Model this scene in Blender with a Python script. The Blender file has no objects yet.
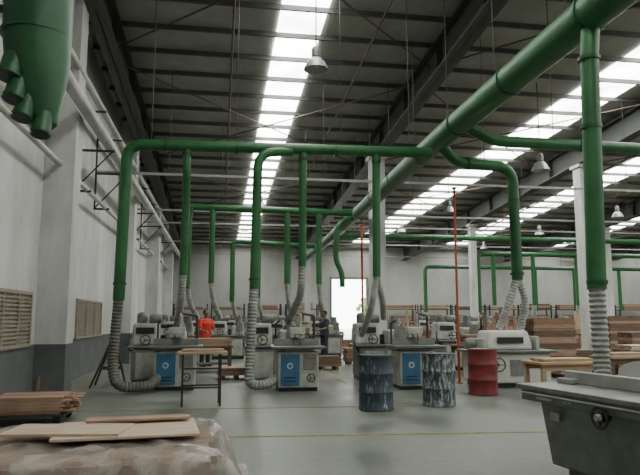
import bpy, bmesh, math, random
from mathutils import Vector, Matrix, noise
random.seed(4)
SC = bpy.context.scene
COL = SC.collection
V = Vector

# ---------------------------------------------------------------- materials
def mat(name, base, rough=0.6, metal=0.0, var=0.15, scale=4.0, bump=0.0, dark=None, stretch=(1,1,1), lo=0.35, hi=0.7):
    m = bpy.data.materials.new(name); m.use_nodes = True
    nt = m.node_tree; N = nt.nodes; L = nt.links
    p = N["Principled BSDF"]
    p.inputs["Roughness"].default_value = rough
    p.inputs["Metallic"].default_value = metal
    tc = N.new("ShaderNodeTexCoord"); mp = N.new("ShaderNodeMapping")
    mp.inputs["Scale"].default_value = stretch
    nz = N.new("ShaderNodeTexNoise"); nz.inputs["Scale"].default_value = scale
    nz.inputs["Detail"].default_value = 6; nz.inputs["Roughness"].default_value = 0.65
    cr = N.new("ShaderNodeValToRGB")
    d = dark if dark else tuple(c*(1-var*2) for c in base)
    cr.color_ramp.elements[0].position = lo; cr.color_ramp.elements[0].color = (*d, 1)
    cr.color_ramp.elements[1].position = hi; cr.color_ramp.elements[1].color = (*base, 1)
    L.new(tc.outputs["Object"], mp.inputs["Vector"]); L.new(mp.outputs[0], nz.inputs["Vector"])
    L.new(nz.outputs["Fac"], cr.inputs[0]); L.new(cr.outputs[0], p.inputs["Base Color"])
    if bump:
        b = N.new("ShaderNodeBump"); b.inputs["Strength"].default_value = bump
        b.inputs["Distance"].default_value = 0.02
        L.new(nz.outputs["Fac"], b.inputs["Height"]); L.new(b.outputs[0], p.inputs["Normal"])
    return m

M = {}
M['green'] = mat("green_paint", (0.020,0.135,0.036), 0.45, 0.0, 0.2, 2.2, 0.05)
M['greendark'] = mat("dark_green_hood_paint", (0.014,0.10,0.028), 0.45, 0.0, 0.2, 2.2, 0.05)
M['greenpale'] = mat("pale_green_paint", (0.095,0.17,0.10), 0.5, 0.0, 0.14, 2.0, 0.05)  # paler, greyer green for the far length of the main duct
M['greenflange'] = mat("green_flange", (0.012,0.075,0.02), 0.45)
M['hose'] = mat("white_hose", (0.46,0.47,0.43), 0.6, 0, 0.25, 5)
M['hosegrey'] = mat("grey_hose", (0.34,0.35,0.31), 0.6, 0, 0.25, 5)
M['hosebrown'] = mat("dusty_hose", (0.16,0.15,0.125), 0.7, 0, 0.25, 6)
M['wall'] = mat("painted_wall", (0.60,0.60,0.575), 0.9, 0, 0.19, 0.9, 0.05, stretch=(1,1,.4), lo=.3, hi=.62)
M['wallfar'] = mat("far_wall_cladding", (0.50,0.51,0.48), 0.9, 0, 0.12, 0.6, stretch=(1,1,.4))
M['dado'] = mat("grey_dado", (0.12,0.125,0.125), 0.8, 0, 0.15, 1.5)
M['ceil'] = mat("roof_sheet", (0.36,0.36,0.33), 0.7, 0, 0.16, 0.8)
M['purlin'] = mat("purlin_steel", (0.085,0.085,0.08), 0.6)
M['girder'] = mat("girder_steel", (0.055,0.06,0.055), 0.55)
M['steel'] = mat("dark_steel", (0.05,0.047,0.042), 0.5, 0.3)
M['rod'] = mat("reddish_rod", (0.12,0.075,0.06), 0.6)
M['galv'] = mat("pale_pipe", (0.36,0.37,0.34), 0.5, 0.0)
M['shade'] = mat("lamp_shade_metal", (0.40,0.41,0.40), 0.4, 0.3)
M['column'] = mat("white_column", (0.62,0.62,0.59), 0.8, 0, 0.18, 1.1, stretch=(1,1,.4))
M['cream'] = mat("machine_paint", (0.50,0.51,0.45), 0.45, 0, 0.24, 4)
M['creamd'] = mat("machine_paint_dirty", (0.22,0.23,0.205), 0.5, 0, 0.22, 6)
M['blue'] = mat("blue_panel", (0.035,0.15,0.27), 0.5, 0, 0.2, 4)
M['iron'] = mat("cast_iron", (0.19,0.20,0.19), 0.4, 0.3, 0.18, 8)
M['dark'] = mat("black_parts", (0.02,0.021,0.022), 0.5)
M['red'] = mat("red_paint", (0.42,0.03,0.02), 0.5)
M['orange'] = mat("orange_pole", (0.42,0.085,0.03), 0.6)
M['white'] = mat("white_paint", (0.60,0.60,0.56), 0.5, 0, 0.12, 3)
M['yellow'] = mat("yellow_line", (0.34,0.29,0.09), 0.8, 0, 0.25, 6)
M['saw'] = mat("saw_body_paint", (0.22,0.25,0.205), 0.5, 0, 0.2, 4, 0.03)
M['sawtop'] = mat("saw_table_iron", (0.25,0.255,0.23), 0.4, 0.15, 0.22, 5)
M['wood'] = mat("pale_board", (0.44,0.32,0.20), 0.7, 0, 0.2, 3, 0.03, stretch=(1,9,9))
M['wood2'] = mat("reddish_board", (0.30,0.17,0.11), 0.7, 0, 0.2, 3, 0.03, stretch=(1,9,9))
M['wood3'] = mat("brown_board", (0.17,0.11,0.07), 0.75, 0, 0.25, 3, 0.03, stretch=(1,9,9))
M['wood4'] = mat("pinkish_board", (0.42,0.26,0.185), 0.7, 0, 0.2, 3, 0.03, stretch=(1,9,9))
M['ply'] = mat("plywood_sheet", (0.56,0.43,0.32), 0.65, 0, 0.13, 2, 0.02, stretch=(1,5,5))
M['orangewood'] = mat("orange_tan_board", (0.52,0.31,0.15), 0.6, 0, 0.16, 2, 0.02, stretch=(1,7,7))
M['pile'] = mat("plank_in_wrap", (0.48,0.34,0.25), 0.7, 0, 0.2, 3, 0.03, stretch=(1,9,9))
M['drumblue'] = mat("drum_paint_blue", (0.055,0.085,0.12), 0.5, 0.1, dark=(0.015,0.022,0.03), scale=5, lo=0.4, hi=0.6)
M['drumred'] = mat("drum_paint_red", (0.26,0.03,0.035), 0.5, 0.1, dark=(0.11,0.02,0.02), scale=4)
M['skin'] = mat("skin", (0.22,0.12,0.08), 0.6, 0, 0.05)
M['shirtred'] = mat("red_shirt", (0.60,0.04,0.025), 0.85, 0, 0.05)
M['shirtdark'] = mat("dark_shirt", (0.04,0.045,0.06), 0.85)
M['trouser'] = mat("dark_trousers", (0.03,0.032,0.045), 0.85)
M['hair'] = mat("black_hair", (0.01,0.009,0.008), 0.6)
M['leaf'] = mat("leaves", (0.16,0.30,0.10), 0.8, 0, 0.3, 8)
M['ground'] = mat("outside_ground", (0.65,0.62,0.55), 0.9)
M['louvre'] = mat("louvre_beige", (0.36,0.31,0.25), 0.7)
def drips(name, base, drip, lo, hi):
    return mat(name, drip, 0.55, 0.1, dark=base, scale=5.2, stretch=(4,4,1.3), lo=lo, hi=hi)
M['drumdrip'] = drips("drum_white_drips", (0.035,0.052,0.07), (0.30,0.34,0.36), 0.55, 0.68)
M['drumdrip2'] = drips("drum_grey_drips", (0.04,0.055,0.062), (0.38,0.41,0.40), 0.48, 0.62)

def floor_mat():
    m = bpy.data.materials.new("concrete_floor"); m.use_nodes = True
    nt=m.node_tree; N=nt.nodes; L=nt.links; p=N["Principled BSDF"]
    tc=N.new("ShaderNodeTexCoord")
    n1=N.new("ShaderNodeTexNoise"); n1.inputs["Scale"].default_value=0.55; n1.inputs["Detail"].default_value=10; n1.inputs["Roughness"].default_value=0.78
    n2=N.new("ShaderNodeTexNoise"); n2.inputs["Scale"].default_value=7; n2.inputs["Detail"].default_value=7
    r1=N.new("ShaderNodeValToRGB")
    r1.color_ramp.elements[0].position=0.38; r1.color_ramp.elements[0].color=(0.095,0.10,0.08,1)
    r1.color_ramp.elements[1].position=0.60; r1.color_ramp.elements[1].color=(0.225,0.235,0.20,1)
    mx=N.new("ShaderNodeMixRGB"); mx.blend_type='MULTIPLY'; mx.inputs[0].default_value=0.45
    L.new(tc.outputs["Object"],n1.inputs["Vector"]); L.new(tc.outputs["Object"],n2.inputs["Vector"])
    L.new(n1.outputs["Fac"],r1.inputs[0]); L.new(r1.outputs[0],mx.inputs[1]); L.new(n2.outputs["Fac"],mx.inputs[2])
    L.new(mx.outputs[0],p.inputs["Base Color"])
    mr=N.new("ShaderNodeMapRange"); mr.inputs[1].default_value=.35; mr.inputs[2].default_value=.65; mr.inputs[3].default_value=.32; mr.inputs[4].default_value=.6
    L.new(n1.outputs["Fac"],mr.inputs[0]); L.new(mr.outputs[0],p.inputs["Roughness"])
    b=N.new("ShaderNodeBump"); b.inputs["Strength"].default_value=0.06; L.new(n2.outputs["Fac"],b.inputs["Height"]); L.new(b.outputs[0],p.inputs["Normal"])
    return m
M['floor']=floor_mat()

def sky_mat():
    m = bpy.data.materials.new("translucent_skylight"); m.use_nodes=True
    nt=m.node_tree; N=nt.nodes; L=nt.links
    N.remove(N["Principled BSDF"])
    e=N.new("ShaderNodeEmission"); tc=N.new("ShaderNodeTexCoord")
    n=N.new("ShaderNodeTexNoise"); n.inputs["Scale"].default_value=0.9; n.inputs["Detail"].default_value=5
    mr=N.new("ShaderNodeMapRange"); mr.inputs[1].default_value=0.3; mr.inputs[2].default_value=0.65
    mr.inputs[3].default_value=6.5; mr.inputs[4].default_value=18.0
    e.inputs[0].default_value=(0.97,1.0,0.94,1)
    L.new(tc.outputs["Object"],n.inputs["Vector"]); L.new(n.outputs["Fac"],mr.inputs[0]); L.new(mr.outputs[0],e.inputs[1])
    L.new(e.outputs[0],N["Material Output"].inputs[0]); return m
M['sky']=sky_mat()

def film_mat():
    m = bpy.data.materials.new("plastic_film"); m.use_nodes=True
    nt=m.node_tree; N=nt.nodes; L=nt.links
    p=N["Principled BSDF"]; p.inputs["Base Color"].default_value=(0.44,0.39,0.35,1); p.inputs["Roughness"].default_value=0.24
    t=N.new("ShaderNodeBsdfTransparent"); t.inputs[0].default_value=(0.90,0.88,0.86,1); mx=N.new("ShaderNodeMixShader")
    tc=N.new("ShaderNodeTexCoord"); n=N.new("ShaderNodeTexNoise"); n.inputs["Scale"].default_value=2.5; n.inputs["Detail"].default_value=6; n.inputs["Distortion"].default_value=2
    mr=N.new("ShaderNodeMapRange"); mr.inputs[1].default_value=0.38; mr.inputs[2].default_value=0.66; mr.inputs[3].default_value=0.25; mr.inputs[4].default_value=0.72
    b=N.new("ShaderNodeBump"); b.inputs["Strength"].default_value=0.4; b.inputs["Distance"].default_value=0.04
    L.new(tc.outputs["Object"],n.inputs["Vector"]); L.new(n.outputs["Fac"],mr.inputs[0]); L.new(n.outputs["Fac"],b.inputs["Height"]); L.new(b.outputs[0],p.inputs["Normal"])
    L.new(mr.outputs[0],mx.inputs[0]); L.new(t.outputs[0],mx.inputs[1]); L.new(p.outputs[0],mx.inputs[2])
    L.new(mx.outputs[0],N["Material Output"].inputs[0]); return m
M['film']=film_mat()

# ---------------------------------------------------------------- geometry
def fillet(pts, rad, n=6):
    pts=[V(p) for p in pts]; out=[pts[0]]
    for i in range(1,len(pts)-1):
        a,b,c=pts[i-1],pts[i],pts[i+1]
        d1=(a-b); d2=(c-b); r=min(rad,d1.length*0.49,d2.length*0.49)
        p0=b+d1.normalized()*r; p2=b+d2.normalized()*r
        for k in range(n+1):
            t=k/n; out.append(p0*(1-t)**2+b*2*t*(1-t)+p2*t*t)
    out.append(pts[-1]); return out

class B:
    def __init__(s): s.bm=bmesh.new()
    def box(s,x0,x1,y0,y1,z0,z1,tx=0,ty=0,rot=None):
        vs=[s.bm.verts.new(p) for p in [(x0,y0,z0),(x1,y0,z0),(x1,y1,z0),(x0,y1,z0),(x0+tx,y0+ty,z1),(x1-tx,y0+ty,z1),(x1-tx,y1-ty,z1),(x0+tx,y1-ty,z1)]]
        if rot: bmesh.ops.transform(s.bm,matrix=rot,verts=vs)
        for f in [(3,2,1,0),(4,5,6,7),(0,1,5,4),(1,2,6,5),(2,3,7,6),(3,0,4,7)]: s.bm.faces.new([vs[i] for i in f])
        return s
    def sweep(s,pts,r,seg=14,fil=0,cap=True,sx=1.0):
        pts=fillet(pts,fil) if fil else [V(p) for p in pts]
        n=len(pts); rr=r if isinstance(r,(list,tuple)) else [r]*n
        tang=[]
        for i in range(n):
            a=pts[max(i-1,0)]; b=pts[min(i+1,n-1)]; t=b-a
            if t.length<1e-6: t=tang[-1] if tang else V((0,0,1))
            tang.append(t.normalized())
        t0=tang[0]; up=V((0,0,1)) if abs(t0.z)<0.9 else V((0,1,0))
        u=t0.cross(up).normalized(); rings=[]
        for i in range(n):
            t=tang[i]; u=(u-t*u.dot(t)).normalized(); w=t.cross(u)
            rings.append([s.bm.verts.new(pts[i]+(u*math.cos(2*math.pi*k/seg)*sx+w*math.sin(2*math.pi*k/seg))*rr[i]) for k in range(seg)])
        for i in range(n-1):
            for k in range(seg):
                s.bm.faces.new([rings[i][k],rings[i][(k+1)%seg],rings[i+1][(k+1)%seg],rings[i+1][k]])
        if cap:
            s.bm.faces.new(list(reversed(rings[0]))); s.bm.faces.new(rings[-1])
        return s
    def ribbed(s,pts,r,pitch=0.06,amp=0.1,seg=12,fil=0.3):
        p=fillet(pts,fil,8); out=[p[0]]; acc=0; step=pitch/2
        for i in range(1,len(p)):
            d=p[i]-p[i-1]; L=d.length
            if L<1e-6: continue
            pos=step-acc
            while pos<=L:
                out.append(p[i-1]+d*(pos/L)); pos+=step
            acc=L-(pos-step)
        rr=[r*(1+(amp if k%2 else -amp)) for k in range(len(out))]
        return s.sweep(out,rr,seg)
    def lathe(s,prof,seg=24,c=(0,0,0),axis='Z'):
        rings=[]
        for r,z in prof:
            ring=[]
            for k in range(seg):
                a=2*math.pi*k/seg
                p=V((r*math.cos(a),r*math.sin(a),z))
                if axis=='Y': p=V((p.x,p.z,p.y))
                if axis=='X': p=V((p.z,p.x,p.y))
                ring.append(s.bm.verts.new(p+V(c)))
            rings.append(ring)
        for i in range(len(rings)-1):
            for k in range(seg):
                s.bm.faces.new([rings[i][k],rings[i][(k+1)%seg],rings[i+1][(k+1)%seg],rings[i+1][k]])
        s.bm.faces.new(list(reversed(rings[0]))); s.bm.faces.new(rings[-1]); return s
    def ball(s,c,r,sc=(1,1,1),seg=16):
        bmesh.ops.create_uvsphere(s.bm,u_segments=seg,v_segments=seg//2+2,radius=r,matrix=Matrix.Translation(c)@Matrix.Diagonal((*sc,1))); return s
    def ring(s,c,R,r,axis='Y',seg=24):
        pts=[]
        for k in range(seg+1):
            a=2*math.pi*k/seg
            p={'Y':V((math.cos(a),0,math.sin(a))),'X':V((0,math.cos(a),math.sin(a))),'Z':V((math.cos(a),math.sin(a),0))}[axis]
            pts.append(V(c)+p*R)
        return s.sweep(pts,r,8,cap=False)
    def obj(s,name,m,parent=None,shift=None,smooth=True,bevel=0,label=None):
        if shift is not None: bmesh.ops.translate(s.bm,verts=s.bm.verts[:],vec=-V(shift))
        bmesh.ops.recalc_face_normals(s.bm,faces=s.bm.faces[:])
        me=bpy.data.meshes.new(name); s.bm.to_mesh(me); s.bm.free()
        if smooth:
            me.shade_smooth(); me.set_sharp_from_angle(angle=0.7)
        o=bpy.data.objects.new(name,me); COL.objects.link(o)
        if m: me.materials.append(M[m] if isinstance(m,str) else m)
        if parent: o.parent=parent
        if bevel:
            md=o.modifiers.new("bevel",'BEVEL'); md.width=bevel; md.segments=2; md.limit_method='ANGLE'
        if label: o["label"]=label
        return o

def thing(name,label,cat,loc=(0,0,0),rz=0,group=None):
    e=bpy.data.objects.new(name,None); COL.objects.link(e); e.empty_display_size=0.2
    e.location=loc; e.rotation_euler=(0,0,rz)
    e["label"]=label; e["category"]=cat
    if group: e["group"]=group
    return e
def tag(o,label,cat,loc=None,rz=None,group=None):
    o["label"]=label; o["category"]=cat
    if loc is not None: o.location=loc
    if rz is not None: o.rotation_euler=(0,0,rz)
    if group: o["group"]=group
    return o
def dup(src,loc,rz=None,label=None):
    def rec(o,par):
        n=o.copy(); COL.objects.link(n)
        if par is not None: n.parent=par
        for ch in [c for c in o.children]: rec(ch,n)
        return n
    n=rec(src,None); n.location=loc
    if rz is not None: n.rotation_euler=(0,0,rz)
    if label: n["label"]=label
    return n
def struct(o): o["kind"]="structure"; return o

# ---------------------------------------------------------------- room
RX0,RX1,RY0,RY1=-3.5,44.0,-6.0,46.0
def roofz(y): return 9.0-0.067*(y-14.7)
b=B(); b.box(RX0-0.3,RX1+0.3,RY0-0.3,RY1+0.3,-0.2,0); struct(b.obj("floor",'floor',smooth=False))
zt=roofz(RY0)+0.4
b=B(); b.box(RX0-0.3,RX0,RY0,RY1,1.0,zt); struct(b.obj("wall_left",'wall',smooth=False))
b=B(); b.box(RX0-0.31,RX0+0.012,RY0,RY1,0.0,1.0); struct(b.obj("baseboard_left",'dado',smooth=False))
DX0,DX1,DZ=8.3,10.95,4.4
b=B(); b.box(RX0-0.3,DX0,RY1,RY1+0.3,0,8); b.box(DX1,RX1+0.3,RY1,RY1+0.3,0,8); b.box(DX0,DX1,RY1,RY1+0.3,DZ,8)
struct(b.obj("wall_back",'wallfar',smooth=False))
b=B(); b.box(RX0,DX0-0.15,RY1-0.02,RY1,0,1.2); b.box(DX1+0.15,RX1,RY1-0.02,RY1,0,1.2); struct(b.obj("baseboard_back",'dado',smooth=False))
b=B(); b.box(DX0-0.15,DX0,RY1-0.06,RY1+0.3,0,DZ+0.15); b.box(DX1,DX1+0.15,RY1-0.06,RY1+0.3,0,DZ+0.15); b.box(DX0,DX1,RY1-0.06,RY1+0.3,DZ,DZ+0.15)
struct(b.obj("door_1",'creamd',smooth=False))
b=B(); b.box(RX1,RX1+0.3,RY0,RY1,0,zt); struct(b.obj("wall_right",'wallfar',smooth=False))
b=B(); b.box(RX0-0.3,RX1+0.3,RY0-0.3,RY0,0,zt); struct(b.obj("wall_front",'wall',smooth=False))
b=B()
za,zb=roofz(RY0-0.3),roofz(RY1+0.3)
vs=[b.bm.verts.new(p) for p in [(RX0-.3,RY0-.3,za),(RX1+.3,RY0-.3,za),(RX1+.3,RY1+.3,zb),(RX0-.3,RY1+.3,zb)]]
vt=[b.bm.verts.new(v.co+V((0,0,.1))) for v in vs]
b.bm.faces.new(vs); b.bm.faces.new(vt)
for i in range(4): b.bm.faces.new([vs[i],vs[(i+1)%4],vt[(i+1)%4],vt[i]])
struct(b.obj("ceiling",'ceil',smooth=False))
k=0
for xa,xb,w in [(1.95,1.75,1.15),(12.6,10.6,1.6),(19.2,17.7,1.5),(26.5,25.5,1.5),(34,33.5,1.5)]:
    k+=1; b=B()
    def sx(y): return xa+(xb-xa)*(y-8)/32
    y0,y1=-5.0,45.0
    pts=[(sx(y0)-w/2,y0),(sx(y0)+w/2,y0),(sx(y1)+w/2,y1),(sx(y1)-w/2,y1)]
    vs=[b.bm.verts.new((x,y,roofz(y)-0.04)) for x,y in pts]
    vt=[b.bm.verts.new((x,y,roofz(y)-0.01)) for x,y in pts]
    b.bm.faces.new(vs); b.bm.faces.new(vt)
    for i in range(4): b.bm.faces.new([vs[i],vs[(i+1)%4],vt[(i+1)%4],vt[i]])
    struct(b.obj("window_%d"%k,'sky',smooth=False))
tn=0
def trim(b,m,smooth=False,bevel=0):
    global tn
    tn+=1; return struct(b.obj("trim_%d"%tn,m,smooth=smooth,bevel=bevel))
y=5.0
while y<45.8:
    z=roofz(y)-0.05; b=B()
    b.box(RX0,RX1,y-0.015,y+0.0,z-0.13,z); b.box(RX0,RX1,y,y+0.05,z-0.13,z-0.118)
    trim(b,'purlin'); y+=1.3
def girder(x,w=0.34,d=0.85,y0=-4,y1=45.9):
    b=B()
    def seg(xa,xb,ta,tb):
        vs=[]
        for yy in (y0,y1):
            z=roofz(yy)-0.2
            for xx in (xa,xb):
                for t in (ta,tb): vs.append(b.bm.verts.new((xx,yy,z-t)))
        for f in [(0,1,3,2),(4,6,7,5),(0,4,5,1),(2,3,7,6),(0,2,6,4),(1,5,7,3)]: b.bm.faces.new([vs[i] for i in f])
    seg(x-w/2,x+w/2,0,0.04); seg(x-0.02,x+0.02,0,d); seg(x-w/2,x+w/2,d-0.04,d)
    for yy in range(0,45,3):
        z=roofz(yy)-0.2; b.box(x-w/2+0.03,x+w/2-0.03,yy,yy+0.02,z-d,z)
    return trim(b,'girder')
GX=(-2.75,5.7,13.9,22.1,30.3)
for x in GX: girder(x,0.42,0.85)
for i in range(4):
    for y in (8,17,26,35):
        xa,xb=GX[i],GX[i+1]
        for (p,q) in ((xa,xb),(xb,xa)):
            b=B(); b.sweep([(p,y,roofz(y)-.45),(q,y+8,roofz(y+8)-.45)],.022,6); trim(b,'rod')
for x in (0.2,3.8,8.3,16.8):
    b=B(); b.sweep([(x,2,roofz(2)-.3),(x,45.5,roofz(45.5)-.3)],.03,6); trim(b,'rod')
for y in (12.8,21.7,30.6,39.5):
    b=B(); b.box(RX0,-2.92,y,y+0.6,1.0,roofz(y+0.6)-0.2); trim(b,'column')
    b=B(); b.box(RX0,-2.91,y-0.01,y+0.61,0,1.0); trim(b,'dado')
for x,y,w in [(5.65,21.7,0.5),(13.95,21.7,0.5),(13.9,32.6,0.34),(5.7,40.5,0.36),(22.1,32.6,0.34)]:
    b=B(); zz=roofz(y+w)-1.06
    b.box(x-w/2,x+w/2,y,y+w,0,zz); b.box(x-w/2-0.08,x+w/2+0.08,y-0.08,y+w+0.08,zz-0.12,zz)
    trim(b,'column')
for (y0,y1) in [(10.0,12.4),(16.2,19.5)]:
    b=B(); k+=1; x=RX0
    b.box(x,x+0.05,y0,y1,0.98,1.04); b.box(x,x+0.05,y0,y1,1.92,1.98)
    for yy in (y0,y0+(y1-y0)/3,y0+2*(y1-y0)/3,y1-0.05): b.box(x,x+0.05,yy,yy+0.05,1.04,1.92)
    zz=1.07
    while zz<1.9:
        b.box(x+0.005,x+0.035,y0+0.05,y1-0.05,zz,zz+0.035); zz+=0.07
    b.box(x+0.001,x+0.006,y0+0.03,y1-0.03,1.02,1.94)
    struct(b.obj("window_%d"%k,'louvre',smooth=False))
def line(xa,ya,xb,yb,w=0.09):
    b=B(); d=(V((xb,yb,0))-V((xa,ya,0))).normalized(); n=V((-d.y,d.x,0))*w/2
    vs=[V((xa,ya,0.001))-n,V((xb,yb,0.001))-n,V((xb,yb,0.001))+n,V((xa,ya,0.001))+n]
    b.box(0,1,0,1,0,1)
    top=[v+V((0,0,0.004)) for v in vs]
    for i,vv in enumerate(list(b.bm.verts)): vv.co=(vs+top)[i]
    trim(b,'yellow')
line(-2.6,8.45,5.6,7.85,.07); line(-2.8,10.9,3.6,10.6,0.05)
line(7.0,9.5,7.2,22,0.08); line(2.95,14.5,3.1,40,0.08)

b=B(); b.box(-20,40,46.4,90,-0.25,-0.05); struct(b.obj("ground",'ground',smooth=False))
t=thing("tree","leafy green tree outside the open doorway","tree",(13.6,56,-0.05))
B().sweep([(0,0,0),(0.05,0,1.2),(0,0,1.6)],[0.16,0.12,0.08]).obj("trunk",'wood3',t)
b=B()
for q in range(70):
    b.ball(V((random.gauss(0,.45),random.gauss(0,.5),1.7+random.uniform(-.6,1.3)*1.2)),1.2*random.uniform(.12,.22),seg=8)
b.obj("crown",'leaf',t)

# ---------------------------------------------------------------- ducts
def rod(b,x,y,z0): b.sweep([(x,y,z0),(x,y,roofz(y)-0.2)],0.010,6)
o=(4.9,13.3,5.57)
t=thing("dust_duct","large round green painted dust extraction main duct hung under the roof","duct",o)
PT=[(4.9,1.0,5.66),(4.9,13.3,5.57),(4.9,28,5.08),(4.9,37,4.95)]; RAD=[.275,.25,.21,.17]
def mainz(y):
    for i in range(3):
        if y<=PT[i+1][1]:
            f=(y-PT[i][1])/(PT[i+1][1]-PT[i][1]); return PT[i][2]+(PT[i+1][2]-PT[i][2])*f,RAD[i]*(1-f)+RAD[i+1]*f
def run(ya,yb,n):
    P=[];R=[]
    for q in range(n+1):
        yy=ya+(yb-ya)*q/n; z,r=mainz(yy); P.append((4.9,yy,z)); R.append(r)
    return P,R
P,R=run(1.0,14.4,10); B().sweep(P,R,28).obj("duct_pipe",'green',t,o)
P,R=run(14.4,37,16); B().sweep(P,R,28).obj("duct_pipe",'greenpale',t,o,label="pale grey-green far length")
yy=2.5
while yy<37:
    z,r=mainz(yy)
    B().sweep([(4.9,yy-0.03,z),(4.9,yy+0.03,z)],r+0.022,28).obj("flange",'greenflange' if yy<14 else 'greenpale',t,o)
    b=B(); rod(b,4.9,yy+0.6,z+r-0.02); b.obj("hanger_rod",'steel',t,o)
    yy+=2.4

def branch(name,label,o,pipes,hoses,rods,group=None,flanges=()):
    t=thing(name,label,"duct",o,group=group)
    for nm,p,r,fl in pipes: B().sweep(p,r,16,fl).obj(nm,'green',t,o)
    for p,r,m in hoses: B().ribbed(p,r,0.07 if r>.06 else .05,0.09,12,0.35).obj("flexible_hose",m,t,o)
    for x,y,z in rods:
        b=B(); rod(b,x,y,z); b.obj("hanger_rod",'steel',t,o)
    for (c,r,ax) in flanges:
        d={'X':V((.025,0,0)),'Z':V((0,0,.025))}[ax]
        B().sweep([V(c)-d,V(c)+d],r+0.018,16).obj("pipe_collar",'greenflange',t,o)
    return t
Y=13.3
branch("branch_duct","green crosswise branch duct with drop pipes down to woodworking machines",(1.3,Y,5.15),
 [("branch_pipe",[(-2.04,Y,1.87),(-1.99,Y,5.15),(4.7,Y,5.25)],0.12,0.35),
  ("drop_pipe",[(-.75,Y,5.15),(-.75,Y,4.6),(-.76,Y+.3,3.9),(-.78,Y+.3,2.4)],0.085,0.2),
  ("drop_pipe",[(1.5,Y-.02,5.13),(.76,Y-.2,5.05),(.71,Y-.2,2.1)],0.10,0.4),
  ("drop_pipe",[(1.76,Y,5.15),(1.75,Y,2.6)],0.085,0),
  ("drop_pipe",[(3.42,Y,5.15),(3.40,Y,2.4)],0.09,0)],
 [([(-2.04,Y,1.9),(-2.1,Y-.1,.6),(-1.98,Y-.35,.14),(-1.3,Y-.1,.14),(-1.25,Y+.35,.3)],0.10,'hosebrown'),
  ([(-.78,Y+.3,2.42),(-.82,Y+.5,1.9),(-.95,Y+1.9,1.5)],0.08,'hose'),
  ([(.71,Y-.2,2.12),(.64,Y-.25,.7),(.62,Y-.3,.14),(1.0,Y-.3,.14),(1.25,Y-.1,.3)],0.095,'hosegrey'),
  ([(1.75,Y,2.62),(1.75,Y+.2,2.0),(1.7,Y+1.8,1.5)],0.08,'hose'),
  ([(3.40,Y,2.42),(3.3,Y+.1,1.7),(3.35,Y+1.3,1.1)],0.07,'hose'),
  ([(3.40,Y,2.42),(3.62,Y+.3,1.85),(4.05,Y+1.9,1.5)],0.07,'hose')],
 [(-1.5,Y,5.2),(.3,Y,5.2),(2.6,Y,5.2),(4.2,Y,5.25)],
 flanges=[((-.75,Y,5.0),.09,'Z'),((1.76,Y,5.0),.09,'Z'),((3.42,Y,5.0),.09,'Z'),((-1.2,Y,5.16),.12,'X'),((.3,Y,5.17),.12,'X'),((2.5,Y,5.2),.12,'X'),((-2.035,Y,2.2),.12,'Z'),((.71,Y-.2,2.3),.1,'Z')])
branch("branch_duct","green branch duct bending down to twin white hoses over a planer",(5.5,Y,5.0),
 [("branch_pipe",[(4.95,Y,5.45),(5.3,Y,5.05),(6.68,Y,4.98),(6.70,Y,2.36)],0.125,0.4)],
 [([(6.68,Y,2.4),(6.5,Y,1.9),(6.35,Y+.3,1.25)],0.085,'hose'),([(6.72,Y,2.4),(6.9,Y,1.9),(6.85,Y+.3,1.15)],0.085,'hose')],
 [(6.0,Y,5.05)],flanges=[((5.6,Y,5.04),.13,'X'),((6.70,Y,2.5),.14,'Z'),((6.69,Y,4.2),.12,'Z')])
branch("branch_duct","long green crosswise branch duct running level beneath roof girders",(9,12,5.15),
 [("branch_pipe",[(5.05,12,5.5),(5.6,12,5.2),(16,12,5.15)],0.12,0.4)],[],[(7,12,5.2),(10,12,5.2),(13,12,5.2)],flanges=[((7.6,12,5.19),.12,'X'),((9.6,12,5.18),.12,'X')])
branch("branch_duct","thick vertical green drop duct with grey hose feeding the table saw",(4.8,7.3,5.3),
 [("drop_pipe",[(4.9,7.3,5.6),(4.84,7.3,5.0),(4.72,7.25,1.86)],0.12,0.1)],
 [([(4.72,7.25,1.9),(4.70,7.2,.7),(4.45,6.6,.32)],0.10,'hosegrey')],[(4.9,7.3,5.6)],
 flanges=[((4.83,7.3,4.95),.125,'Z'),((4.80,7.29,4.0),.12,'Z'),((4.73,7.25,1.95),.115,'Z')])
Y=22
branch("branch_duct","green crosswise branch duct with drop pipes over a further machine row",(2,Y,5.35),
 [("branch_pipe",[(-1.1,Y,5.38),(4.8,Y,5.3)],0.12,0),
  ("branch_pipe",[(-1.0,Y,5.38),(-1.1,Y,5.1),(-1.12,Y,2.5)],0.1,.2)]+
 [("drop_pipe",[(x,Y,5.35),(x,Y,2.7)],0.1,0) for x in (-.3,2.35,3.5)]+
 [("drop_pipe",[(4.8,Y,5.2),(4.2,Y,4.9),(4.1,Y,3.6),(4.35,Y,3.1),(4.35,Y,2.6)],0.1,.3)],
 [([(x,Y,2.72),(x+.1,Y+.2,2.0),(x+.35,Y+1.2,1.5)],0.09,'hose') for x in (-1.12,-.3,2.35,3.5)],
 [(0,Y,5.4),(3,Y,5.4)])
Y=31
branch("branch_duct","thin looking green branch duct with drops over distant machines",(2,Y,5.2),
 [("branch_pipe",[(.6,Y,2.3),(.6,Y,5.3),(4.85,Y,5.1)],0.12,.3)]+[("drop_pipe",[(x,Y,5.2),(x,Y,2.5)],0.1,0) for x in (1.9,3.4)],
 [([(x,Y,2.6),(x+.1,Y+.2,2.0),(x+.3,Y+1.0,1.4)],0.1,'hose') for x in (.6,1.9,3.4)],[(2.2,Y,5.25)])
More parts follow.
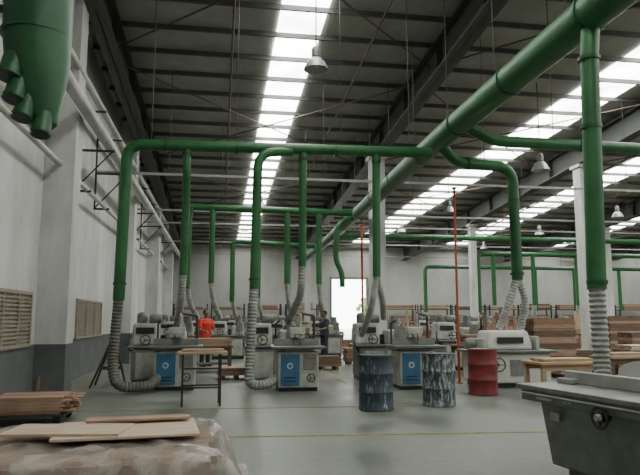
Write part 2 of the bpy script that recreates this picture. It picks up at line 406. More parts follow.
branch("branch_duct","green branch duct with several drops hung over distant workbenches",(17,33,5.1),
 [("branch_pipe",[(14.3,33,1.8),(14.3,33,5.1),(26,33,5.1)],0.13,.35)]+[("drop_pipe",[(x,33,5.1),(x,33,2.2)],0.12,0) for x in (15.2,17.6,20.3)],
 [([(x,33,2.3),(x+.1,33.3,1.6),(x+.4,34,1.3)],0.12,'hose') for x in (17.6,20.3)],[(16.5,33,5.2),(19.5,33,5.2)])
branch("branch_duct","distant green branch duct with bent drop ends near the back wall",(15,41,5.0),
 [("branch_pipe",[(13.9,41,1.9),(13.9,41,5.0),(34,41,5.0)],0.13,.35)]+[("drop_pipe",[(x,41,5.0),(x,41,2.0)],0.12,0) for x in (17.5,22,25,28.5)],[],[(18,41,5.1),(24,41,5.1),(30,41,5.1)])
branch("branch_duct","green duct crossing the hall beside a white column",(10,27,5.15),
 [("branch_pipe",[(5.0,27,5.15),(22,27,5.15)],0.12,0)],[],[(9,27,5.2),(13,27,5.2),(18,27,5.2)])

for y,z_ in ((18,5.6),(25,5.75),(29,5.85),(36,5.85),(43,5.85)):
    t=thing("trunking","pale painted cable trunking hung crosswise below the roof","cable tray",(8,y,z_),group="cable trunking runs")
    B().box(RX0-8,30-8,-.035,.035,-.035,.035).obj("trunking_run",'galv',t,smooth=False)
    for x in (-1.5,3,8,13,18,24):
        B().sweep([(x-8,0,.03),(x-8,0,roofz(y)-z_-.2)],0.010,6).obj("hanger_rod",'steel',t)
for x,z,r in [(-2.72,5.66,.13),(-3.2,4.55,.06),(-2.95,6.6,.08)]:
    b=B(); b.sweep([(x,2,z),(x,45.5,z)],r,12); oo=b.obj("service_pipe",'column',None,(x,24,z)); tag(oo,"long pale painted service pipe carried on wall brackets","pipe",(x,24,z),group="wall service pipes")
for y in (15.3,17.8,24.5,28,34):
    b=B()
    b.box(0,.04,-.03,.03,-1.15,1.0)
    b.box(0,.92,-.03,.03,-.15,-.10); b.box(0,.68,-.03,.03,.83,.87); b.box(0,.42,-.03,.03,-1.15,-1.10)
    b.sweep([(0.02,0,-1.1),(.88,0,-.12)],.02,8)
    tag(b.obj("wall_bracket",'steel',None),"dark steel triangular wall bracket carrying service pipes","bracket",(RX0,y,5.63),group="pipe brackets")

# dust collector : tapering hood with clustered open stubs
o=(-2.4,8.1,4.6)
t=thing("dust_collector","dark green tapering steel dust hood with short open outlet pipes","dust collector",o)
b=B(); b.sweep([(-2.42,8.1,7.8),(-2.40,8.1,5.9),(-2.38,8.1,5.05),(-2.36,8.1,4.7),(-2.32,8.08,4.35),(-2.26,8.05,4.0),(-2.22,8.05,3.88)],[.43,.43,.41,.385,.31,.20,.15],28)
b.obj("collector_body",'greendark',t,o)
for z_,r_ in ((5.9,.455),(5.07,.43)): B().lathe([(r_,z_),(r_,z_+.04)],28,(-2.40,8.1,0)).obj("flange",'greenflange',t,o)
for (x,y,z),r,d in [((-2.60,7.80,4.42),.14,(-.12,-.30,-1)),((-2.53,7.80,4.14),.125,(-.12,-.32,-1)),((-2.43,7.82,3.92),.115,(-.1,-.32,-1)),((-2.22,7.88,3.74),.11,(.0,-.30,-1))]:
    e=V((x,y,z)); d=V(d).normalized(); s0=e-d*.30
    B().sweep([s0,e,e,e-d*.06],[r,r,r*.88,r*.88],24).obj("outlet",'greendark',t,o)
    B().sweep([e-d*.035,e],[r+.014,r+.014],24,cap=False).obj("outlet_rim",'greenflange',t,o)
    B().sweep([e-d*.03,e+d*.003],[r*.88,r*.88],24).obj("outlet_mouth",'dark',t,o)  # black disc painted in for the shade inside the open pipe
for za in (5.4,6.5): B().box(-3.5,-2.6,8.06,8.14,za,za+.08).obj("mounting_bracket",'steel',t,o)

# ---------------------------------------------------------------- lamps
def lamp(loc):
    t=thing("high_bay_lamp","grey domed high bay lamp hanging from the roof on a cord","lamp",loc,group="high bay lamps")
    h=roofz(loc[1])-loc[2]
    B().lathe([(.07,.22),(.12,.2),(.2,.1),(.26,-.02),(.275,-.06),(.262,-.06),(.19,.08),(.1,.18),(.05,.19)],28).obj("lamp_shade",'shade',t)
    B().lathe([(.06,.2),(.10,.23),(.10,.42),(.07,.46),(.02,.48)],20).obj("ballast_housing",'creamd',t)
    B().ball(V((0,0,.06)),.07,(1,1,1.4),12).obj("bulb",'white',t)
    B().sweep([(0,0,.46),(0,0,h-.2)],0.015,6).obj("cord",'steel',t)
for l in [(2.0,13,7.0),(9.45,17,5.95),(10.0,26,6.2),(18.2,26,6.2),(18.7,42,6.5),(18.1,33,6.3),(10.8,36,6.7),(21.3,33,6.2),(1.9,30,6.9)]: lamp(l)
for (x,y,z,r) in [(5.52,14,4.6,.03),(5.85,25.3,5.4,.05),(15.4,23.3,3.4,.06)]:
    b=B(); b.sweep([(0,0,0),(0,0,z)],r,10); b.box(-r*2,r*2,-r*2,r*2,0,.02); b.box(-r*1.6,r*1.6,-r*1.6,r*1.6,z-.02,z+.02)
    tag(b.obj("standing_pole",'orange'),"thin orange painted steel pole standing on the floor","pole",(x,y,0),group="orange poles")

# ---------------------------------------------------------------- machines
def router(loc,rz=0,label="cream spindle machine with blue access panel and iron table"):
    t=thing("woodworking_machine",label,"machine",loc,rz,"blue panelled machines")
    B().box(-.40,.40,.1,.7,0,.08).obj("plinth",'dark',t,smooth=False)
    B().box(-.42,.42,.04,.76,.08,.80).box(-.30,.30,.15,.68,.80,.87).obj("body",'cream',t,smooth=False,bevel=.012)
    p=B().box(-.37,.02,.015,.045,.12,.76).obj("access_panel",'blue',t,smooth=False,bevel=.006)
    B().lathe([(.06,-.002),(.06,.014)],20,(-.18,.0,.52),'Y').obj("emblem_disc",'white',p)
    B().lathe([(.04,-.006),(.04,.0)],20,(-.18,.0,.52),'Y').obj("emblem_centre",'blue',p)
    B().box(-.30,-.05,.008,.018,.2,.225).obj("vent_slot",'dark',p,smooth=False)
    B().box(-.30,-.05,.008,.018,.27,.295).obj("vent_slot",'dark',p,smooth=False)
    B().box(.10,.38,.02,.045,.45,.76).obj("control_panel",'creamd',t,smooth=False,bevel=.006)
    b=B()
    for i in range(3): b.lathe([(.018,-.02),(.018,.02)],10,(.17+.07*i,.02,.68),'Y')
    b.obj("push_buttons",'red',t)
    B().box(-.56,.56,-.10,.82,.875,.92).box(-.50,.50,-.04,.8,.85,.875).obj("tabletop",'iron',t,smooth=False,bevel=.008)
    B().box(-.48,-.09,.4,.45,.92,1.06).obj("fence",'creamd',t,smooth=False,bevel=.005)
    B().box(.09,.48,.4,.45,.92,1.06).obj("fence",'creamd',t,smooth=False,bevel=.005)
    B().lathe([(.14,.92),(.14,1.08),(.1,1.13),(.06,1.15)],16,(0,.58,0)).obj("cutter_hood",'creamd',t)
    b=B(); b.ring((.25,-.05,.28),.08,.011,'Y'); b.sweep([(.25,.04,.28),(.25,-.07,.28)],.013,8)
    for a in (0,2.1,4.2): b.sweep([(.25,-.05,.28),(.25+.08*math.cos(a),-.05,.28+.08*math.sin(a))],.008,6)
    b.obj("handwheel",'steel',t)
    B().sweep([(.42,.7,.9),(.42,.7,1.55),(.1,.45,1.6)],.028,10,.06).obj("feeder_arm",'steel',t)
    B().sweep([(-.42,.7,.9),(-.42,.7,1.4),(-.3,.6,1.45)],.02,10,.06).obj("lamp_arm",'steel',t)
    B().lathe([(.03,.1),(.08,0),(.075,0)],14,(-.3,.55,1.36)).obj("work_lamp",'creamd',t)
    b=B(); b.box(-.16,.18,.3,.46,1.16,1.3); b.sweep([(.08,.4,1.3),(.08,.42,1.6)],.03,8)
    for i in range(3): b.lathe([(.05,-.05),(.05,.05)],12,(-.1+i*.11,.38,1.13),'Y')
    b.obj("power_feeder",'cream',t,bevel=.01)
    return t
r1=router((-.9,13.5,0))
dup(r1,(1.64,12.95,0)); dup(r1,(4.2,12.85,0),label="cream spindle machine with blue panel beside paint drums")
def moulder(loc,rz=0):
    t=thing("planing_machine","bulky pale grey machine with tall housings and motors on top","machine",loc,rz,"pale planing machines")
    B().box(-.58,.58,.05,.9,0,.1).obj("plinth",'dark',t,smooth=False)
    B().box(-.6,.6,0,.95,.1,.80).obj("base_cabinet",'creamd',t,smooth=False,bevel=.02)
    B().box(-.5,-.05,-.012,.004,.15,.72).obj("cabinet_door",'cream',t,smooth=False,bevel=.005)
    B().box(.05,.52,-.012,.004,.15,.72).obj("cabinet_door",'cream',t,smooth=False,bevel=.005)
    B().box(-.7,.7,-.05,.95,.82,.86).obj("tabletop",'iron',t,smooth=False,bevel=.008)
    B().box(-.66,-.04,.35,.92,.86,1.38,.03,.04).obj("cutter_housing",'cream',t,smooth=False,bevel=.05)
    B().box(.12,.6,.3,.9,.86,1.22,.03,.04).obj("cutter_housing",'cream',t,smooth=False,bevel=.05)
    b=B()
    b.lathe([(.11,0),(.12,.02),(.12,.22),(.09,.26),(.05,.28)],18,(-.45,.6,1.36))
    for i in range(5): b.lathe([(.13,0),(.13,.01)],18,(-.45,.6,1.40+i*.03))
    b.obj("motor",'creamd',t)
    B().lathe([(.1,-.14),(.11,-.12),(.11,.12),(.1,.14)],18,(-.14,.6,1.48),'X').obj("motor",'creamd',t)
    B().box(.28,.52,.12,.18,1.02,1.32).box(.38,.42,.14,.18,.86,1.02).obj("control_panel",'creamd',t,smooth=False,bevel=.008)
    B().lathe([(.17,1.18),(.17,1.26),(.1,1.43),(.1,1.55)],16,(.40,.6,0)).obj("dust_hood",'iron',t)
    b=B(); b.ring((-.3,-.02,1.0),.11,.013,'Y'); b.sweep([(-.3,.35,1.0),(-.3,-.04,1.0)],.015,8)
    for a in (0,2.1,4.2): b.sweep([(-.3,-.02,1.0),(-.3+.11*math.cos(a),-.02,1.0+.11*math.sin(a))],.01,6)
    b.obj("handwheel",'steel',t)
    B().sweep([(-.6,.2,.7),(-.74,.15,.9),(-.66,.4,1.1)],.02,8,.08).obj("cable_conduit",'dark',t)
    B().box(-.56,-.14,.33,.36,1.14,1.28).obj("switch_panel",'dark',t,smooth=False,bevel=.005)
    B().box(.0,.1,.45,.55,.86,1.1).obj("guide_post",'dark',t,smooth=False,bevel=.01)
    return t
m1=moulder((-1.35,14.8,0))
MACH=[(1.3,14.6),(3.95,14.7),(-1.5,22.9),(.35,23.4),(2.5,23.2),(4.2,24.4),(-.6,28),(.9,31.8),(2.6,31.8),(10.2,29),(17.6,33.6),(20.3,33.6),(12.2,26.2),(7.0,17.4),(9.6,21.8),(24.5,35)]
for (x,y) in MACH: dup(m1,(x,y,0))
t=thing("thickness_planer","long white planer with tall rounded cover and red switch","machine",(6.35,12.9,0))
B().box(-.7,.75,.05,.95,0,.1).obj("plinth",'dark',t,smooth=False)
B().box(-.78,.85,0,1.0,.1,.74).obj("base_cabinet",'white',t,smooth=False,bevel=.03)
B().box(-.95,1.0,-.08,1.0,.75,.80).obj("tabletop",'iron',t,smooth=False,bevel=.01)
B().box(-.55,.55,.15,.9,.8,1.22,.08,.08).obj("cutter_cover",'white',t,smooth=False,bevel=.06)
B().box(-.66,-.58,.1,.9,.8,1.05).obj("side_frame",'cream',t,smooth=False,bevel=.01)
B().box(.58,.66,.1,.9,.8,1.1).obj("side_frame",'cream',t,smooth=False,bevel=.01)
B().lathe([(.11,-.12),(.12,-.1),(.12,.1),(.1,.12)],18,(-.80,.5,.93),'X').obj("motor",'creamd',t)
B().box(.36,.52,-.03,0,.45,.60).obj("control_panel",'creamd',t,smooth=False,bevel=.006)
B().lathe([(.035,-.05),(.035,-.02)],14,(.44,0,.53),'Y').obj("stop_button",'red',t)
B().box(-.3,.3,.13,.17,.95,1.08).obj("gauge_strip",'dark',t,smooth=False)
b=B(); b.ring((-.4,-.1,.5),.14,.015,'Y'); b.sweep([(-.4,0,.5),(-.4,-.12,.5)],.015,8)
for a in (0,2.1,4.2): b.sweep([(-.4,-.1,.5),(-.4+.14*math.cos(a),-.1,.5+.14*math.sin(a))],.01,6)
b.obj("handwheel",'steel',t)
B().box(-.1,.2,-.012,0,.25,.6).obj("access_panel",'creamd',t,smooth=False)

# ---------------------------------------------------------------- drums
def drum(loc,m,label,rz=0):
    t=thing("oil_drum",label,"drum",loc,rz,"steel drums")
    pr=[(.275,0),(.292,.008),(.292,.03),(.283,.045),(.283,.27),(.296,.29),(.296,.305),(.283,.325),(.283,.57),(.296,.59),(.296,.605),(.283,.625),(.283,.845),(.292,.86),(.292,.88),(.28,.885)]
    B().lathe(pr,36).obj("drum_shell",m,t)
    B().lathe([(.272,.886),(.272,.889)],36).obj("drum_lid",'drumblue' if 'red' not in m else 'drumred',t)
    B().lathe([(.035,.889),(.035,.9),(.028,.905)],12,(.16,0,0)).obj("bung",'iron',t)
    B().ring((0,0,.888),.284,.008,'Z',36).obj("drum_rim",'steel',t)
drum((2.6,10.3,0),'drumdrip',"dark blue steel drum streaked with white paint drips")
drum((3.8,10.6,0),'drumdrip2',"dark blue grey steel drum covered in pale paint drips",2.0)
drum((5.2,11.95,0),'drumred',"dull red steel drum with rolled hoops")

# ---------------------------------------------------------------- table saw
t=thing("table_saw","grey green panel saw with cast iron table and round handwheel","table saw",(2.96,6.01,0),math.radians(9.6))
B().box(0,1.9,-2.6,0,.805,.85).obj("tabletop",'sawtop',t,smooth=False,bevel=.008)
B().box(.03,1.8,-2.5,-.05,.70,.805).obj("table_frame",'saw',t,smooth=False,bevel=.008)
b=B(); b.box(.3,1.3,-2.2,-.35,0,.1); b.box(.2,1.4,-2.25,-.25,.1,.70,-.07,-.05); b.obj("cabinet",'saw',t,smooth=False,bevel=.02)
B().box(.12,.15,-1.9,-1.4,.2,.55).obj("access_door",'saw',t,smooth=False,bevel=.01)
b=B(); b.lathe([(.04,-.03),(.04,.06)],20,(.0,-1.16,.68),'X'); b.ring((-.03,-1.16,.68),.085,.013,'X')
for a in (0.5,2.6,4.7): b.sweep([(-.03,-1.16,.68),(-.03,-1.16+.085*math.cos(a),.68+.085*math.sin(a))],.01,6)
h=b.obj("handwheel",'steel',t)
B().lathe([(.025,-.07),(.032,-.06),(.032,-.03)],20,(.0,-1.16,.68),'X').obj("wheel_knob",'galv',h)
B().box(.015,.03,-.50,-.3,.73,.78).obj("maker_plate",'white',t,smooth=False)
B().box(.10,.13,-.50,-.38,.54,.62).obj("switch_plate",'galv',t,smooth=False)
B().box(.015,.03,-.78,-.66,.73,.77).obj("scale_plate",'galv',t,smooth=False)
B().sweep([(-.03,-.15,.775),(-.03,-2.5,.775)],.014,10).obj("guide_rail",'iron',t)
b=B(); b.box(.52,.60,-1.9,-.10,.85,.97); b.box(.42,.68,-.3,-.1,.85,.9); b.obj("rip_fence",'galv',t,smooth=False,bevel=.01)
b=B()
vs=[]
for i in range(11):
    a=math.pi*i/10; vs.append((-.85-.5*math.cos(a),.90+.20*math.sin(a)**.6))
pr=[b.bm.verts.new((.96,y_,z_)) for y_,z_ in vs]; pr2=[b.bm.verts.new((1.0,y_,z_)) for y_,z_ in vs]
b.bm.faces.new(pr); b.bm.faces.new(list(reversed(pr2)))
for i in range(11): b.bm.faces.new([pr[i],pr[(i+1)%11],pr2[(i+1)%11],pr2[i]])
b.box(.965,.995,-.40,-.33,.85,.93); b.obj("blade_guard",'white',t,smooth=False)
B().lathe([(.15,-.0015),(.15,.0015)],40,(.98,-.85,.83),'X').obj("saw_blade",'iron',t)
B().box(.9,1.05,-1.6,-.2,.851,.853).obj("table_insert",'galv',t,smooth=False)
B().box(1.2,1.8,-1.6,-.1,.851,.875).obj("sliding_plate",'galv',t,smooth=False)

# ---------------------------------------------------------------- boards
FAR={}
def boards(n_layers,per,L,w,th,loc,rz,m,grp,lab,jit=.03,far=False,gap=.008):
    cr,sr=math.cos(rz),math.sin(rz); z=loc[2]
    ms=m if isinstance(m,list) else [m]; used={}
    for l in range(n_layers):
        for q in range(per):
            x=random.uniform(-jit,jit); y=(q-(per-1)/2)*(w+gap)
            p=(loc[0]+x*cr-y*sr,loc[1]+x*sr+y*cr,z); mm=random.choice(ms)
            if far:
                FAR.setdefault(mm,B()).box(-L/2,L/2,-w/2,w/2,0,th,rot=Matrix.Translation(p)@Matrix.Rotation(rz,4,'Z'))
                continue
            if mm not in used:
                o=B().box(-L/2,L/2,-w/2,w/2,0,th).obj("wooden_board",mm,smooth=False,bevel=.002); used[mm]=o
            else: o=used[mm].copy(); COL.objects.link(o)
            tag(o,lab,"board",p,rz+random.uniform(-.004,.004),grp)
        z+=th+.0015
    return z
def bearers(L,W,loc,rz,h=.1,far=False):
    for s in (-1,0,1):
        x=s*L*.38; p=(loc[0]+x*math.cos(rz),loc[1]+x*math.sin(rz),loc[2])
        if far:
            FAR.setdefault('wood3',B()).box(-.045,.045,-W/2,W/2,0,h,rot=Matrix.Translation(p)@Matrix.Rotation(rz,4,'Z')); continue
        o=B().box(-.045,.045,-W/2,W/2,0,h).obj("timber_bearer",'wood3',smooth=False)
        tag(o,"square timber bearer lying under stacked boards","timber",p,rz,"timber bearers")
rz=.04
cx,cy=-1.0,5.45
bearers(2.1,1.5,(cx,cy,0),rz,.11)
zt_=boards(6,8,1.9,.175,.058,(cx,cy,.112),rz,['pile','pile','wood4'],"planks under plastic wrap","planed brown plank stacked beneath clear plastic wrap",jit=.04,gap=.013)
b=B(); nx,ny=130,110; grid=[]
def ss(t): t=max(0,min(1,t)); return t*t*(3-2*t)
for i in range(nx+1):
    row=[]
    for j in range(ny+1):
        x=-1.35+2.7*i/nx; y=-1.2+2.4*j/ny
        dx=max(0,abs(x)-1.02); dy=max(0,abs(y)-.80); d=math.hypot(dx,dy)
        fold=noise.noise(V((math.atan2(y,x)*6,0,2)))*.09
        h=(zt_+.035)*(1-ss((d+fold*min(1,d*8))/.26))
        f1=noise.noise(V((x*2.0+y,y*2.6,3))); f2=noise.noise(V((x*5-y*2,y*4+x*2,5))); f3=noise.noise(V((x*12+y*5,y*7-x*4,8)))
        edge=min(1,max(0,(abs(x)-.3))/.6+max(0,(abs(y)-.25))/.5)
        h+=(f1+.3)*.06*edge+f2*.03+f3*.010
        h=max(h,.010+max(0,f2)*.03)
        if abs(x)<1.0 and abs(y)<.78: h=max(h,zt_+.012)
        X=cx+x*math.cos(rz)-y*math.sin(rz); Yw=cy+x*math.sin(rz)+y*math.cos(rz)
        row.append(b.bm.verts.new((X,Yw,h)))
    grid.append(row)
for i in range(nx):
    for j in range(ny): b.bm.faces.new([grid[i][j],grid[i+1][j],grid[i+1][j+1],grid[i][j+1]])
o=b.obj("plastic_wrap",'film',None,(cx,cy,0)); o.data.set_sharp_from_angle(angle=3.1)
tag(o,"crumpled dusty clear plastic sheet draped over a stack of planks","plastic sheet",(cx,cy,0))
zz=zt_+.075
for (x,y,L,W,r,m,dz) in [(-.75,5.72,1.15,.85,.10,'ply',0),(-1.22,5.62,.95,.5,-.12,'ply',.021),(-.7,6.0,.9,.18,.14,'wood4',.042)]:
    o=B().box(-L/2,L/2,-W/2,W/2,0,.02).obj("plywood_sheet",m,smooth=False,bevel=.002)
    tag(o,"broad tan plywood sheet lying on top of the wrapped stack","plywood sheet",(x,y,zz+dz),r,"plywood sheets on wrapped stack")
t=thing("low_trolley","low dark steel trolley carrying reddish boards by wall","trolley",(-2.75,9.9,0))
b=B(); b.box(-.62,.62,-.45,.45,.12,.15); b.obj("deck",'steel',t,smooth=False)
for sx_ in (-.5,.5):
    for sy in (-.35,.35):
        B().lathe([(.06,-.02),(.06,.02)],14,(sx_,sy,.06),'Y').obj("wheel",'dark',t)
boards(10,5,1.0,.125,.022,(-2.62,9.9,.152),.03,['wood4','wood','wood2'],"boards on low trolley","pale reddish sawn board stacked on a low trolley",jit=.12,gap=.03)
o=B().sweep([(0,0,0),(.03,0,.5)],.045,12).sweep([(.03,0,.5),(.035,0,.54)],.03,12).obj("wooden_post",'wood3'); tag(o,"short dark wooden post standing beside board stack","post",(-3.0,11.2,0))

def stack(x,y,n,per,L,w,th,rz,m,lab="sawn board in a low stack on the workshop floor",far=False):
    bearers(L,per*w,(x,y,0),rz,.1,far)
    return boards(n,per,L,w,th,(x,y,.102),rz,m,"boards in floor stack",lab,far=far)
WM=['wood','wood2','wood3','wood4']
stack(.45,16.0,5,4,.9,.15,.035,.05,['wood2','wood4'])
stack(3.0,18.4,7,3,1.1,.16,.04,.05,['wood3','wood2'])
stack(8.9,15.0,4,3,1.0,.2,.05,.1,['wood','wood4'])
stack(8.3,10.9,3,3,1.0,.18,.03,.1,['orangewood','wood'],lab="pale orange board lying low near the saw")
for (x,y,n,m) in [(2.0,17.2,6,['wood','wood4']),(1.7,20.3,8,['wood2','wood3']),(5.4,18.6,7,['wood2','wood']),(4.6,20.4,9,['wood3','wood2']),(-1.9,19.0,9,['wood3','wood4']),(5.6,16.6,5,['wood4','wood3'])]:
    stack(x,y,n,3,1.0,.2,.045,random.uniform(-.15,.15),m,far=True)
def bench(loc,w,d,h,rz=0,m='wood',lab="rough wooden workbench with planked top",leg='wood3',grp="workbenches"):
    t=thing("workbench",lab,"workbench",loc,rz,grp)
    B().box(-w/2,w/2,-d/2,d/2,h-.05,h).obj("benchtop",m,t,smooth=False,bevel=.006)
    for sx_ in (-1,1):
        for sy in (-1,1):
            x=sx_*(w/2-.08); y=sy*(d/2-.08); B().box(x-.04,x+.04,y-.04,y+.04,0,h-.05).obj("leg",leg,t,smooth=False)
    B().box(-w/2+.06,w/2-.06,-d/2+.05,-d/2+.09,h-.16,h-.05).obj("apron",leg,t,smooth=False)
    B().box(-w/2+.06,w/2-.06,d/2-.09,d/2-.05,h-.16,h-.05).obj("apron",leg,t,smooth=False)
    B().box(-w/2+.06,w/2-.06,-d/2+.06,d/2-.06,.2,.23).obj("lower_shelf",leg,t,smooth=False)
    return t
bench((-.35,18.3,0),1.5,.7,.72,.03,'wood3')
boards(5,4,1.3,.15,.04,(-.35,18.3,.722),.03,['wood','wood2','wood4'],"boards on workbench","reddish board lying on a workbench",jit=.1)
RACK=[(9.2,19.4,9),(14.6,27.5,10),(19,30.2,10),(7.2,24.2,8),(17.2,22.6,9),(24,37.5,10)]
cand=[]
rnd=random.Random(11)
for q in range(170):
    for tr in range(80):
        if q<140:
            y=rnd.uniform(16,43); x=rnd.uniform(.27*y+1,.82*y)
            if x<6.6 or x>40: continue
        else:
            y=rnd.uniform(25,43); x=rnd.uniform(-2,6.3)
            if 2.3<x<3.9: continue
        if any(abs(x-a)<1.85 and abs(y-c)<1.15 for a,c in cand): continue
        if any(abs(x-a)<1.75 and abs(y-c-.45)<1.3 for a,c in MACH+[(15.4,22.9),(13.95,21.5),(13.9,32.3),(22.1,32.3),(5.7,40.2),(5.75,24.9)]): continue
        if any(abs(x-a)<1.8 and abs(y-c)<1.1 for a,c,_ in RACK): continue
        if 7.6<x<11.6 and y>38: continue
        cand.append((x,y)); break
for i,(x,y) in enumerate(cand):
    m_=rnd.sample(WM,2)+['wood3']
    rz_=rnd.uniform(-.2,.2)
    if i%5==0:
        bench((x,y,0),1.5,.85,.8,rz_,rnd.choice(WM))
        boards(rnd.choice([3,5,7]),2,rnd.uniform(.9,1.4),.33,.05,(x,y,.802),rz_,m_,"","",jit=.12,far=True)
    else:
        stack(x,y,rnd.randint(6,17),3,rnd.uniform(.9,1.5),.22,rnd.choice([.05,.07,.085]),rz_,m_,far=True)
for (x,y,n) in RACK:
    t=thing("board_rack","dark steel rack holding brown boards standing upright","rack",(x,y,0),group="upright board racks")
    for xx in (-.7,.7):
        B().box(xx-.03,xx+.03,.1,.16,0,1.5).box(xx-.03,xx+.03,-.3,.3,0,.05).obj("rack_frame",'steel',t,smooth=False)
    B().box(-.7,.7,.1,.15,1.2,1.25).obj("rack_rail",'steel',t,smooth=False)
    for q in range(n):
        hh=rnd.uniform(1.1,1.9); xx=-.6+1.2*q/(n-1)
        o=B().box(-.06,.06,-.012,.012,0,hh,rot=Matrix.Rotation(-.12,4,'X')).obj("upright_board",rnd.choice(WM),smooth=False)
        tag(o,"brown board standing upright against a steel rack","board",(x+xx,y-.09,0.002),0,"boards standing in racks")
for i,x in enumerate([-2,.6,3.2,5.9,13.2,15.9,18.6,21.3,24,26.7,29.4,32.1,34.8]):
    t=thing("storage_rack","tall dark steel storage rack loaded with timber against back wall","shelving",(x,45.0,0),group="back wall storage racks")
    for xx in (-1.15,1.15):
        B().box(xx-.04,xx+.04,-.4,-.32,0,2.5).box(xx-.04,xx+.04,.32,.4,0,2.5).box(xx-.04,xx+.04,-.4,.4,2.3,2.36).obj("rack_frame",'steel',t,smooth=False)
    for z_ in (.5,1.3,2.1):
        B().box(-1.15,1.15,-.4,.4,z_,z_+.05).obj("shelf",'steel',t,smooth=False)
        boards(rnd.randint(2,6),2,rnd.uniform(1.3,2.1),.32,.07,(x,45.0,z_+.052),0,rnd.sample(WM,2),"","",far=True)
bench((6.55,11.3,0),1.35,.75,.68,.05,'orangewood',lab="pale orange topped workbench in front of white planer",leg='wood')
boards(2,3,1.1,.16,.025,(6.55,11.3,.682),.1,['orangewood','wood'],"boards on pale workbench","pale orange board lying on a workbench")
bench((8.6,12.4,0),1.2,.7,.70,.1,'wood')
boards(2,2,.95,.25,.03,(8.6,12.4,.702),.1,['wood','ply'],"boards on second workbench","pale board lying on a workbench")
bench((10.5,14.3,0),1.3,.8,.75,.0,'wood')
boards(2,2,1.2,.3,.04,(10.5,14.3,.752),.05,['wood4','ply'],"boards on third workbench","pale wide board lying on a workbench")
for m_,bb in FAR.items():
    o=bb.obj("stacked_boards",m_,smooth=False); tag(o,"many distant sawn boards in stacks and on benches","boards"); o["kind"]="stuff"

t=thing("steel_stand","dark steel leg stand with thin tan wooden top","stand",(-.25,11.3,0),.05)
B().box(-.45,.40,-.28,.28,.88,.915).obj("stand_top",'wood',t,smooth=False)
for x in (-.36,.28):
    for y in (-.2,.2): B().box(x-.018,x+.018,y-.018,y+.018,0,.88).obj("leg",'steel',t,smooth=False)
for z_,ya in ((.3,-.215),(.62,-.215),(.3,.19)): B().box(-.36,.28,ya,ya+.025,z_,z_+.03).obj("crossbar",'steel',t,smooth=False)
boards(2,2,.7,.16,.02,(-.28,11.35,.916),.08,['wood4','wood'],"boards on steel stand","short pale board lying on a steel stand")
t=thing("metal_trestle","rusty slanted steel trestle frame standing near the wall","trestle",(-2.45,14.6,0),.1)
B().sweep([(-.3,-.3,0),(.15,.0,1.15)],.022,8).sweep([(.45,-.3,0),(.15,0,1.15)],.022,8).obj("front_frame",'steel',t)
B().sweep([(-.25,.4,0),(.15,0,1.15)],.022,8).sweep([(.4,.4,0),(.15,0,1.15)],.022,8).obj("rear_frame",'steel',t)
B().sweep([(-.14,-.2,.4),(.33,-.2,.4)],.018,8).obj("crossbar",'steel',t)
B().sweep([(-.12,.28,.4),(.3,.28,.4)],.018,8).obj("crossbar",'steel',t)

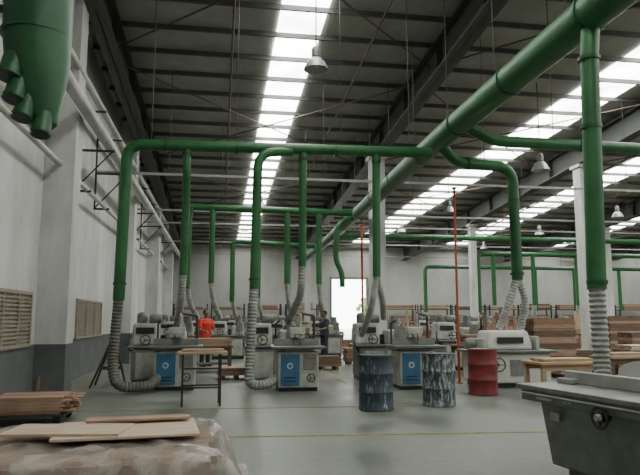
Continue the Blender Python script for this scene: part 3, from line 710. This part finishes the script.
# ---------------------------------------------------------------- people
def person(loc,rz,shirt,label):
    t=thing("person",label,"person",loc,rz)
    def S(sgn):
        return V((sgn*.185,0,1.40)),V((sgn*.25,-.10,1.13)),V((sgn*.17,-.33,1.08))
    def finish(o,vs):
        md=o.modifiers.new("r",'REMESH'); md.mode='VOXEL'; md.voxel_size=vs; md.use_smooth_shade=True
        s=o.modifiers.new("s",'SMOOTH'); s.iterations=4; s.factor=.5
    b=B()
    b.sweep([(0,.0,.86),(0,0,1.0),(0,-.01,1.15),(0,-.02,1.34),(0,-.01,1.44),(0,-.01,1.50),(0,-.015,1.58)],[.15,.135,.13,.15,.09,.055,.055],16,sx=1.15)
    b.ball(V((0,-.02,1.645)),.1,(.78,.95,1.12)); b.ball(V((0,-.045,1.585)),.06,(.85,.9,.8)); b.ball(V((0,-.118,1.63)),.016,(.8,1,1.4),8)
    for s_ in (-1,1):
        b.ball(V((s_*.078,-.01,1.635)),.022,(.4,.8,1.2),8)
        sh,el,wr=S(s_)
        b.sweep([V((0,-.01,1.40)),sh,el],[.08,.062,.044],12); b.sweep([el,wr],[.044,.028],12)
        pal=wr+V((-s_*.02,-.08,-.01)); b.sweep([wr,pal],[.028,.034],10,sx=.8)
        for q in range(4):
            f0=pal+V((-.027+.018*q,-.005,0)); L=[.055,.07,.075,.06][q if s_<0 else 3-q]
            b.sweep([f0,f0+V((0,-L*.55,-.008)),f0+V((0,-L*.85,-.035))],[.0095,.009,.008],8)
        b.sweep([wr+V((-s_*.02,-.03,0)),wr+V((-s_*.055,-.06,-.005)),wr+V((-s_*.06,-.095,-.02))],[.012,.011,.009],8)
        b.sweep([V((s_*.09,0,.9)),V((s_*.10,-.02,.5)),V((s_*.11,.01,.1))],[.085,.058,.04],12)
        b.sweep([V((s_*.11,.05,.045)),V((s_*.12,-.16,.035))],[.045,.035],10)
    finish(b.obj("body",'skin',t),.009)
    b=B(); b.sweep([(0,.0,.88),(0,0,1.0),(0,-.01,1.15),(0,-.02,1.34),(0,-.01,1.45)],[.168,.155,.15,.168,.085],18,sx=1.15)
    for s_ in (-1,1):
        sh,el,wr=S(s_); b.sweep([V((0,-.01,1.40)),sh,el+(sh-el)*.15],[.1,.078,.066],12)
    finish(b.obj("shirt",shirt,t),.014)
    b=B(); b.sweep([(0,0,.84),(0,0,.95)],[.15,.15],16,sx=1.15)
    for s_ in (-1,1): b.sweep([V((s_*.09,0,.9)),V((s_*.10,-.02,.5)),V((s_*.11,.01,.08))],[.105,.078,.065],12)
    finish(b.obj("trousers",'trouser',t),.014)
    B().ball(V((0,0.005,1.675)),.105,(.82,.95,.95)).obj("hair",'hair',t)
    for s_ in (-1,1):
        B().ball(V((s_*.03,-.108,1.65)),.009,seg=8).obj("eye",'hair',t)
        B().sweep([(s_*.11,.07,.03),(s_*.12,-.19,.03)],[.052,.045],12).obj("shoe",'dark',t)
    B().sweep([(-.022,-.106,1.59),(0,-.112,1.588),(.022,-.106,1.59)],.004,6).obj("mouth",'red',t)
    return t
person((-.42,20.2,0),.5,'shirtred',"person in red shirt and dark trousers working at machine")
person((3.75,22.3,0),-1.2,'shirtdark',"person in dark clothes standing and working beside machine")

# ---------------------------------------------------------------- world / camera
w=bpy.data.worlds.new("World"); SC.world=w; w.use_nodes=True
bg=w.node_tree.nodes["Background"]; bg.inputs[0].default_value=(0.95,0.98,1.0,1); bg.inputs[1].default_value=11.0

th=math.atan(100/622); ph=math.atan(80.5/622)
F=V((math.sin(th)*math.cos(ph),math.cos(th)*math.cos(ph),math.sin(ph)))
Rr=V((math.cos(th),-math.sin(th),0)); U=Rr.cross(F)
cam=bpy.data.cameras.new("camera"); co=bpy.data.objects.new("camera",cam); COL.objects.link(co)
mt=Matrix((Rr,U,-F)).transposed().to_4x4(); mt.translation=V((0,0,1.5)); co.matrix_world=mt
cam.sensor_width=36; cam.lens=622/640*36; cam.clip_end=300
SC.camera=co
